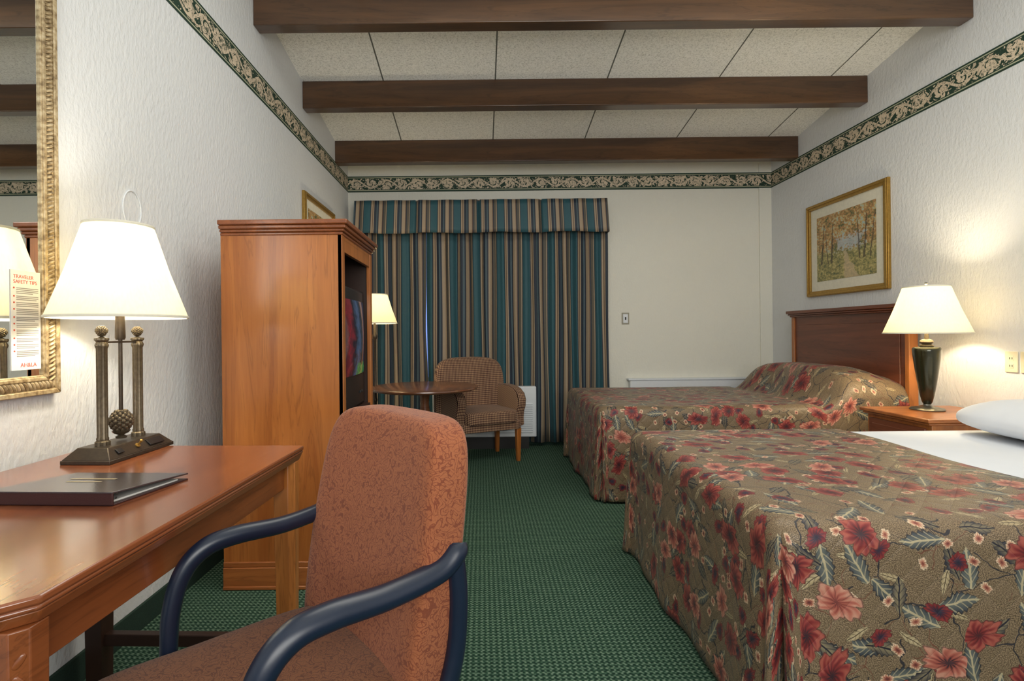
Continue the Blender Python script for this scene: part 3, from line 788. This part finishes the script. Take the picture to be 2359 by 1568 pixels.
MB().box((x0, y0-0.010, 0), (x1+0.012, y1+0.010, 0.105)).box((x0, y0-0.006, 0.105), (x1+0.007, y1+0.006, 0.13)).box((x0, y0-0.014, 0), (x1+0.018, y1+0.014, 0.018)).obj('plinth', MAT['cherx'], ar, bevel=0.004)
for (a, b2) in ((0.14, 0.44), (0.46, 0.77)):
    d = MB().box((x1-0.02, y0+0.047, a), (x1+0.006, y1-0.047, b2)).box((x1+0.006, y0+0.08, a+0.035), (x1+0.011, y1-0.08, b2-0.035)).obj('drawer', MAT['chery'], ar, bevel=0.003)
    for yy in (-0.15, 0.15):
        MB().lathe([(0.006, 0), (0.006, 0.012), (0.015, 0.018), (0.012, 0.026), (0, 0.028)], seg=16, M=Matrix.Translation((x1+0.010, yy, (a+b2)/2)) @ Matrix.Rotation(math.pi/2, 4, 'Y')).obj('knob', MAT['gold'], d)

tv = thing('television', 'black tube television playing inside the armoire', 'television', (-0.95, 2.80, 0.80))
m = MB().box((-0.20, -0.22, 0.03), (0.14, 0.22, 0.56)).box((0.10, -0.272, 0.0), (0.255, 0.272, 0.655))
m.obj('casing', MAT['black'], tv, bevel=0.015)
n = 14; v, f, uv = [], [], []
for j in range(n+1):
    for i in range(n+1):
        a, c = i/n*2-1, j/n*2-1
        v.append((0.256+0.038*(1-a*a*0.8)*(1-c*c*0.6), a*0.235, 0.385+c*0.20))
for j in range(n):
    for i in range(n):
        q = j*(n+1)+i; f.append((q, q+1, q+n+2, q+n+1)); uv.append([(i/n, j/n), ((i+1)/n, j/n), ((i+1)/n, (j+1)/n), (i/n, (j+1)/n)])
MB().add(v, f, uv=uv).obj('screen', MAT['screen'], tv)
for yy in (-0.20, -0.16, 0.16, 0.2): MB().box((0.25, yy-0.012, 0.07), (0.262, yy+0.012, 0.085)).obj('control_button', MAT['slot'], tv, bevel=0.002)

# ------------------------------------------------------------------ round table
rt = thing('round_table', 'round brown wood pedestal table beside the armchair', 'table', (-0.50, 4.50, 0))
MB().lathe([(0.0, 0.722), (0.43, 0.722), (0.455, 0.728), (0.462, 0.738), (0.460, 0.748), (0.45, 0.752), (0.0, 0.752)], seg=80, cap=False).obj('tabletop', MAT['tablew'], rt)
MB().lathe([(0.10, 0.723), (0.10, 0.70), (0.045, 0.68), (0.035, 0.60), (0.05, 0.50), (0.055, 0.42), (0.035, 0.34), (0.03, 0.30), (0.05, 0.26), (0.055, 0.14), (0.04, 0.10)], seg=32).obj('pedestal', MAT['tablew'], rt)
for k in range(4):
    a = k*math.pi/2+1.2
    MB().tube([(0.03*math.cos(a), 0.03*math.sin(a), 0.17), (0.14*math.cos(a), 0.14*math.sin(a), 0.13), (0.24*math.cos(a), 0.24*math.sin(a), 0.024)], [0.03, 0.026, 0.022], 10).obj('foot', MAT['tablew'], rt)

# ------------------------------------------------------------------ armchair
ach = thing('armchair', 'upholstered armchair in beige and brown lattice fabric', 'chair', (-0.02, 4.98, 0), math.radians(25))
def seatf(x, y, z): return (x*(1+0.04*-y), y, z+(0.10*(1-x*x)*(1-y*y) if z > 0 else 0))
MB().soft((0, -0.03, 0.43), (0.262, 0.27, 0.065), 7, 14, seatf).obj('seat', MAT['lattice'], ach)
MB().soft((0, 0.0, 0.345), (0.325, 0.265, 0.045), 9, 10).obj('seat_frame', MAT['lattice'], ach)
def backf(x, y, z):
    t = (z+1)/2
    return (x*(1-0.06*t*t)+0.0, y+0.6*t*t-0.45*x*x*(0.5+t*0.5), z-0.06*x*x*t)
MB().soft((-0.025, 0.205, 0.645), (0.375, 0.06, 0.325), 5, 18, backf).obj('backrest', MAT['lattice'], ach)
for sx in (-1, 1):
    m = MB()
    out = [(0.22, 0.33), (0.22, 0.66), (0.17, 0.695), (0.06, 0.705), (-0.09, 0.70), (-0.18, 0.68), (-0.245, 0.64), (-0.275, 0.58), (-0.27, 0.52), (-0.24, 0.46), (-0.23, 0.40), (-0.235, 0.33)]
    n = len(out)
    R = [(0, 0.018), (0.012, 0.036), (0.03, 0.045), (0.06, 0.045), (0.078, 0.036), (0.09, 0.018)]
    cy = sum(p[0] for p in out)/n; cz_ = sum(p[1] for p in out)/n
    rings = []
    for t, w in R:
        s_ = 1-(0.045-w)*1.6
        rings.append([(sx*(0.26+t), cy+(p[0]-cy)*s_, cz_+(p[1]-cz_)*s_) for p in out])
    V = [p for r in rings for p in r]; F = []
    for j in range(len(rings)-1):
        for i in range(n):
            k = (i+1) % n; q = (j*n+i, j*n+k, (j+1)*n+k, (j+1)*n+i)
            F.append(q if sx < 0 else q[::-1])
    F.append(tuple(range(n)) if sx > 0 else tuple(range(n))[::-1]); F.append(tuple(range((len(rings)-1)*n, len(rings)*n))[::-1] if sx > 0 else tuple(range((len(rings)-1)*n, len(rings)*n)))
    m.add(V, F)
    m.obj('armrest', MAT['lattice'], ach, ang=80, bevel=0.01, bseg=3)
for sx in (-1, 1):
    for sy in (-1, 1):
        m = MB(); cx, cy = sx*0.285, sy*0.22
        m.prism([(cx-0.016, cy-0.016), (cx+0.016, cy-0.016), (cx+0.016, cy+0.016), (cx-0.016, cy+0.016)], 0, 0.31,
                poly2=[(cx-0.024, cy-0.024), (cx+0.024, cy-0.024), (cx+0.024, cy+0.024), (cx-0.024, cy+0.024)])
        m.obj('leg', MAT['cherz'], ach, bevel=0.003)

# ------------------------------------------------------------------ desk chair
dc = thing('desk_chair', 'rust paisley upholstered desk chair with navy blue arms', 'chair', (-0.456, 0.985, 0), math.radians(-48))
def sf(x, y, z):
    return (x*(1.0+0.09*max(0, -y-0.2)), y, z+(0.22*(1-x*x)*(1-y*y) if z > 0 else 0)-0.25*max(0, -y-0.6)**2)
MB().soft((0, 0.0, 0.505), (0.214, 0.262, 0.046), 6, 20, sf).obj('seat', MAT['squigd'], dc)
def bf(x, y, z):
    t = (z+1)/2
    return (x*(0.93+0.10*math.sin(math.pi*min(1, t*0.9))-0.03*t*t), y+1.75*t**1.2-0.40*x*x, z)
MB().soft((0, 0.266, 0.718), (0.240, 0.056, 0.304), 7, 24, bf).obj('backrest', MAT['squig'], dc)
for sx in (-1, 1):
    X = sx*0.240
    m = MB()
    m.tube([(X*1.0, 0.325, 0.785), (X*1.02, 0.318, 0.775), (X*1.02, 0.275, 0.750), (X*1.0, 0.17, 0.738), (X*0.99, 0.06, 0.742), (X*0.985, -0.005, 0.732), (X*0.985, -0.05, 0.69), (X*0.97, -0.075, 0.61), (X*0.95, -0.085, 0.48), (X*0.97, -0.12, 0.22), (X*1.0, -0.15, 0.012)],
           [0.017, 0.020, 0.020, 0.020, 0.021, 0.021, 0.020, 0.018, 0.016, 0.014, 0.014], 14, sub=8, rz=1.15)
    m.obj('armrest', MAT['navy'], dc)
    m = MB()
    m.tube([(X*1.02, 0.316, 0.77), (X*1.03, 0.322, 0.68), (X*1.02, 0.312, 0.57), (X*0.99, 0.275, 0.48), (X*0.93, 0.20, 0.432), (X*0.85, 0.10, 0.42)], [0.018, 0.018, 0.018, 0.018, 0.017, 0.014], 14, sub=8, rz=1.1)
    m.obj('back_bracket', MAT['navy'], dc)
    MB().tube([(X*0.87, 0.17, 0.425), (X, 0.26, 0.22), (X*1.02, 0.33, 0.012)], 0.014, 12).obj('leg', MAT['navy'], dc)
MB().box((-0.19, -0.08, 0.435), (0.19, 0.20, 0.462)).tube([(-0.225, -0.085, 0.44), (0.225, -0.085, 0.44)], 0.012).obj('seat_support', MAT['navy'], dc, bevel=0.004)

# ------------------------------------------------------------------ beds
def spread(L, W, ztop, hem, bump=None, r=0.06, step=0.028, mat=None, name='bedspread', parent=None, ox=0.0, foot=True, amp=1.0, tuck=None):
    H = ztop-hem; D = r*math.pi/2+(H-r)
    Lb, Wb = L-r, W-2*r
    def grid(lo, hi):
        n = max(2, int(round((hi-lo)/step))); return [lo+(hi-lo)*i/n for i in range(n+1)]
    A = (grid(-D, 0)[:-1] if foot else [])+grid(0, Lb); B = grid(-D, 0)[:-1]+grid(0, Wb)[:-1]+grid(Wb, Wb+D)
    V, F, UV = [], [], []
    for a in A:
        for b_ in B:
            ax = max(0, -a); by = -b_ if b_ < 0 else (b_-Wb if b_ > Wb else 0); sg = -1 if b_ < 0 else 1
            d = max(ax, by)
            xx = r+max(0, a); yy = r+min(max(b_, 0), Wb)
            h_ = 0; o = 0
            if d > 0:
                nn = math.hypot(ax, by)
                if d < r*math.pi/2: o = r*math.sin(d/r); h_ = r*(1-math.cos(d/r))
                else: o = r; h_ = r+(d-r*math.pi/2)
                q = min(ax, by)/d if d else 0
                s_ = b_ if ax > by else a
                t = h_/H
                o += amp*(0.02*t+(0.012*math.sin(s_*8.5+1)+0.007*math.sin(s_*19))*t)
                o += amp*t*(-0.06*math.exp(-((q-1)/0.16)**2)+0.03*math.exp(-((q-0.45)/0.22)**2))
                xx -= o*ax/nn; yy += sg*o*by/nn
            zt = ztop+(bump(xx, min(max(yy, 0), W)) if bump else 0)+0.005*math.sin(xx*6+1)*math.sin(yy*7)
            z = zt-h_/H*(zt-hem)
            V.append((xx+ox, yy, z)); UV.append((a+ox, b_))
    nb = len(B); uvf = []
    for i in range(len(A)-1):
        for j in range(nb-1):
            q = (i*nb+j, (i+1)*nb+j, (i+1)*nb+j+1, i*nb+j+1); F.append(q); uvf.append([UV[k] for k in q])
    m = MB().add(V, F, uv=uvf)
    o = m.obj(name, mat, parent, ang=180)
    s = o.modifiers.new('thick', 'SOLIDIFY'); s.thickness = 0.008; s.offset = -1
    return o

def headboard(parent, W):
    x = 2.20; hb = MB()
    hb.box((x, 0.03, 0.02), (x+0.035, W-0.03, 1.33))
    hb.box((x-0.006, 0.09, 0.5), (x, W-0.09, 1.25))
    o = hb.obj('headboard', MAT['headb'], parent, bevel=0.004)
    for a, b2 in ((-0.005, 0.035), (W-0.035, W+0.005)):
        MB().box((x-0.015, a, 0), (x+0.05, b2, 1.335)).obj('headboard_post', MAT['cherz'], o, bevel=0.004)
    m = MB()
    for k, (e, za, zb) in enumerate(((0.010, 1.325, 1.34), (0.022, 1.34, 1.356), (0.034, 1.356, 1.385))):
        m.box((x-0.02-e, -e, za), (x+0.05+min(e, 0.01), W+e, zb))
    m.obj('headboard_cap', MAT['headb'], o, bevel=0.005)

bed = thing('bed', 'made bed with floral bedspread over the pillow and dark wood headboard', 'bed', (0.82, 3.67, 0), group='floral beds')
W = 1.38
MB().box((0.08, 0.05, 0.32), (2.19, W-0.05, 0.645)).obj('mattress', MAT['mattress'], bed, bevel=0.04, bseg=4)
MB().box((0.10, 0.07, 0.0), (2.18, W-0.07, 0.32)).obj('bed_base', MAT['dark_shade_wood'], bed, bevel=0.01)
def sstep(t): t = max(0, min(1, t)); return t*t*(3-2*t)
def bump(x, y):
    e = (y/1.38-0.5)*2
    cross = max(0, 1-abs(e)**4)
    return 0.25*sstep((x-1.62-0.02*math.sin(y*9))/0.20)*(0.45+0.55*cross)*(1-0.25*sstep((x-2.0)/0.2))-0.02*math.exp(-((x-1.60)/0.03)**2)
spread(2.195, W, 0.67, 0.015, bump, mat=MAT['floral'], parent=bed)
headboard(bed, W)

bed2 = thing('bed', 'turned-down bed with floral bedspread and white sheets', 'bed', (0.80, 1.42, 0), group='floral beds')
W = 1.44
MB().box((0.08, 0.05, 0.32), (2.19, W-0.05, 0.640)).obj('mattress', MAT['mattress'], bed2, bevel=0.04, bseg=4)
MB().box((0.10, 0.07, 0.0), (2.18, W-0.07, 0.32)).obj('bed_base', MAT['dark_shade_wood'], bed2, bevel=0.01)
spread(1.10, W, 0.67, 0.015, None, mat=MAT['floral'], parent=bed2)
o = spread(1.30, W-0.03, 0.655, 0.35, None, mat=MAT['sheet'], parent=bed2, name='sheet', ox=0.88, foot=False, amp=0.3)
o.location = (0, 0.015, 0)

pl = thing('pillow', 'plump white pillow resting on the turned-down sheets', 'pillow', (2.68, 2.42, 0.664), math.radians(-4))
def pf(x, y, z):
    e = (abs(x)**3+abs(y)**3)
    return (x*(1-0.10*(1-abs(y))*0.6), y*(1-0.06*(1-abs(x))), z*(1-0.72*min(1, e*0.62))-0.35*min(1, e*0.5))
MB().soft((0, 0, 0.095), (0.27, 0.38, 0.095), 3.2, 20, pf).obj('pillow_case', MAT['sheet'], pl)

# ------------------------------------------------------------------ lights
def area(name, loc, rot, sx, sy, e, col=(1, 1, 1)):
    li = bpy.data.lights.new(name, 'AREA'); li.shape = 'RECTANGLE'; li.size = sx; li.size_y = sy; li.energy = e; li.color = col
    o = bpy.data.objects.new(name, li); COL.objects.link(o); o.location = loc; o.rotation_euler = rot
    return o
area('overhead_fill', (0.9, 2.2, 3.35), (0, 0, 0), 2.6, 1.2, 42, (1, 0.97, 0.88))  # added fill from above, no such fixture in the room
area('rear_fill', (0.7, -1.2, 1.9), (math.radians(110), 0, 0), 2.5, 1.5, 84, (1, 0.98, 0.92))  # added unseen fill behind the camera, tilted up to brighten the ceiling
w = bpy.data.worlds.new('World'); scene.world = w; w.use_nodes = True
w.node_tree.nodes['Background'].inputs[0].default_value = (0.90, 0.94, 1.0, 1)
w.node_tree.nodes['Background'].inputs[1].default_value = 0.45

# ------------------------------------------------------------------ camera
cam = bpy.data.cameras.new('camera'); co = bpy.data.objects.new('camera', cam); COL.objects.link(co)
cam.sensor_width = 36; cam.lens = 18.313; cam.shift_x = 0.0295; cam.shift_y = -0.0068; cam.clip_start = 0.02
co.matrix_world = Matrix.Translation((0, 0, 1.2)) @ Matrix.Rotation(math.pi/2, 4, 'X') @ Matrix.Rotation(math.radians(-0.6), 4, 'Z')
scene.camera = co
scene.view_settings.view_transform = 'Standard'
scene.view_settings.exposure = 0.08
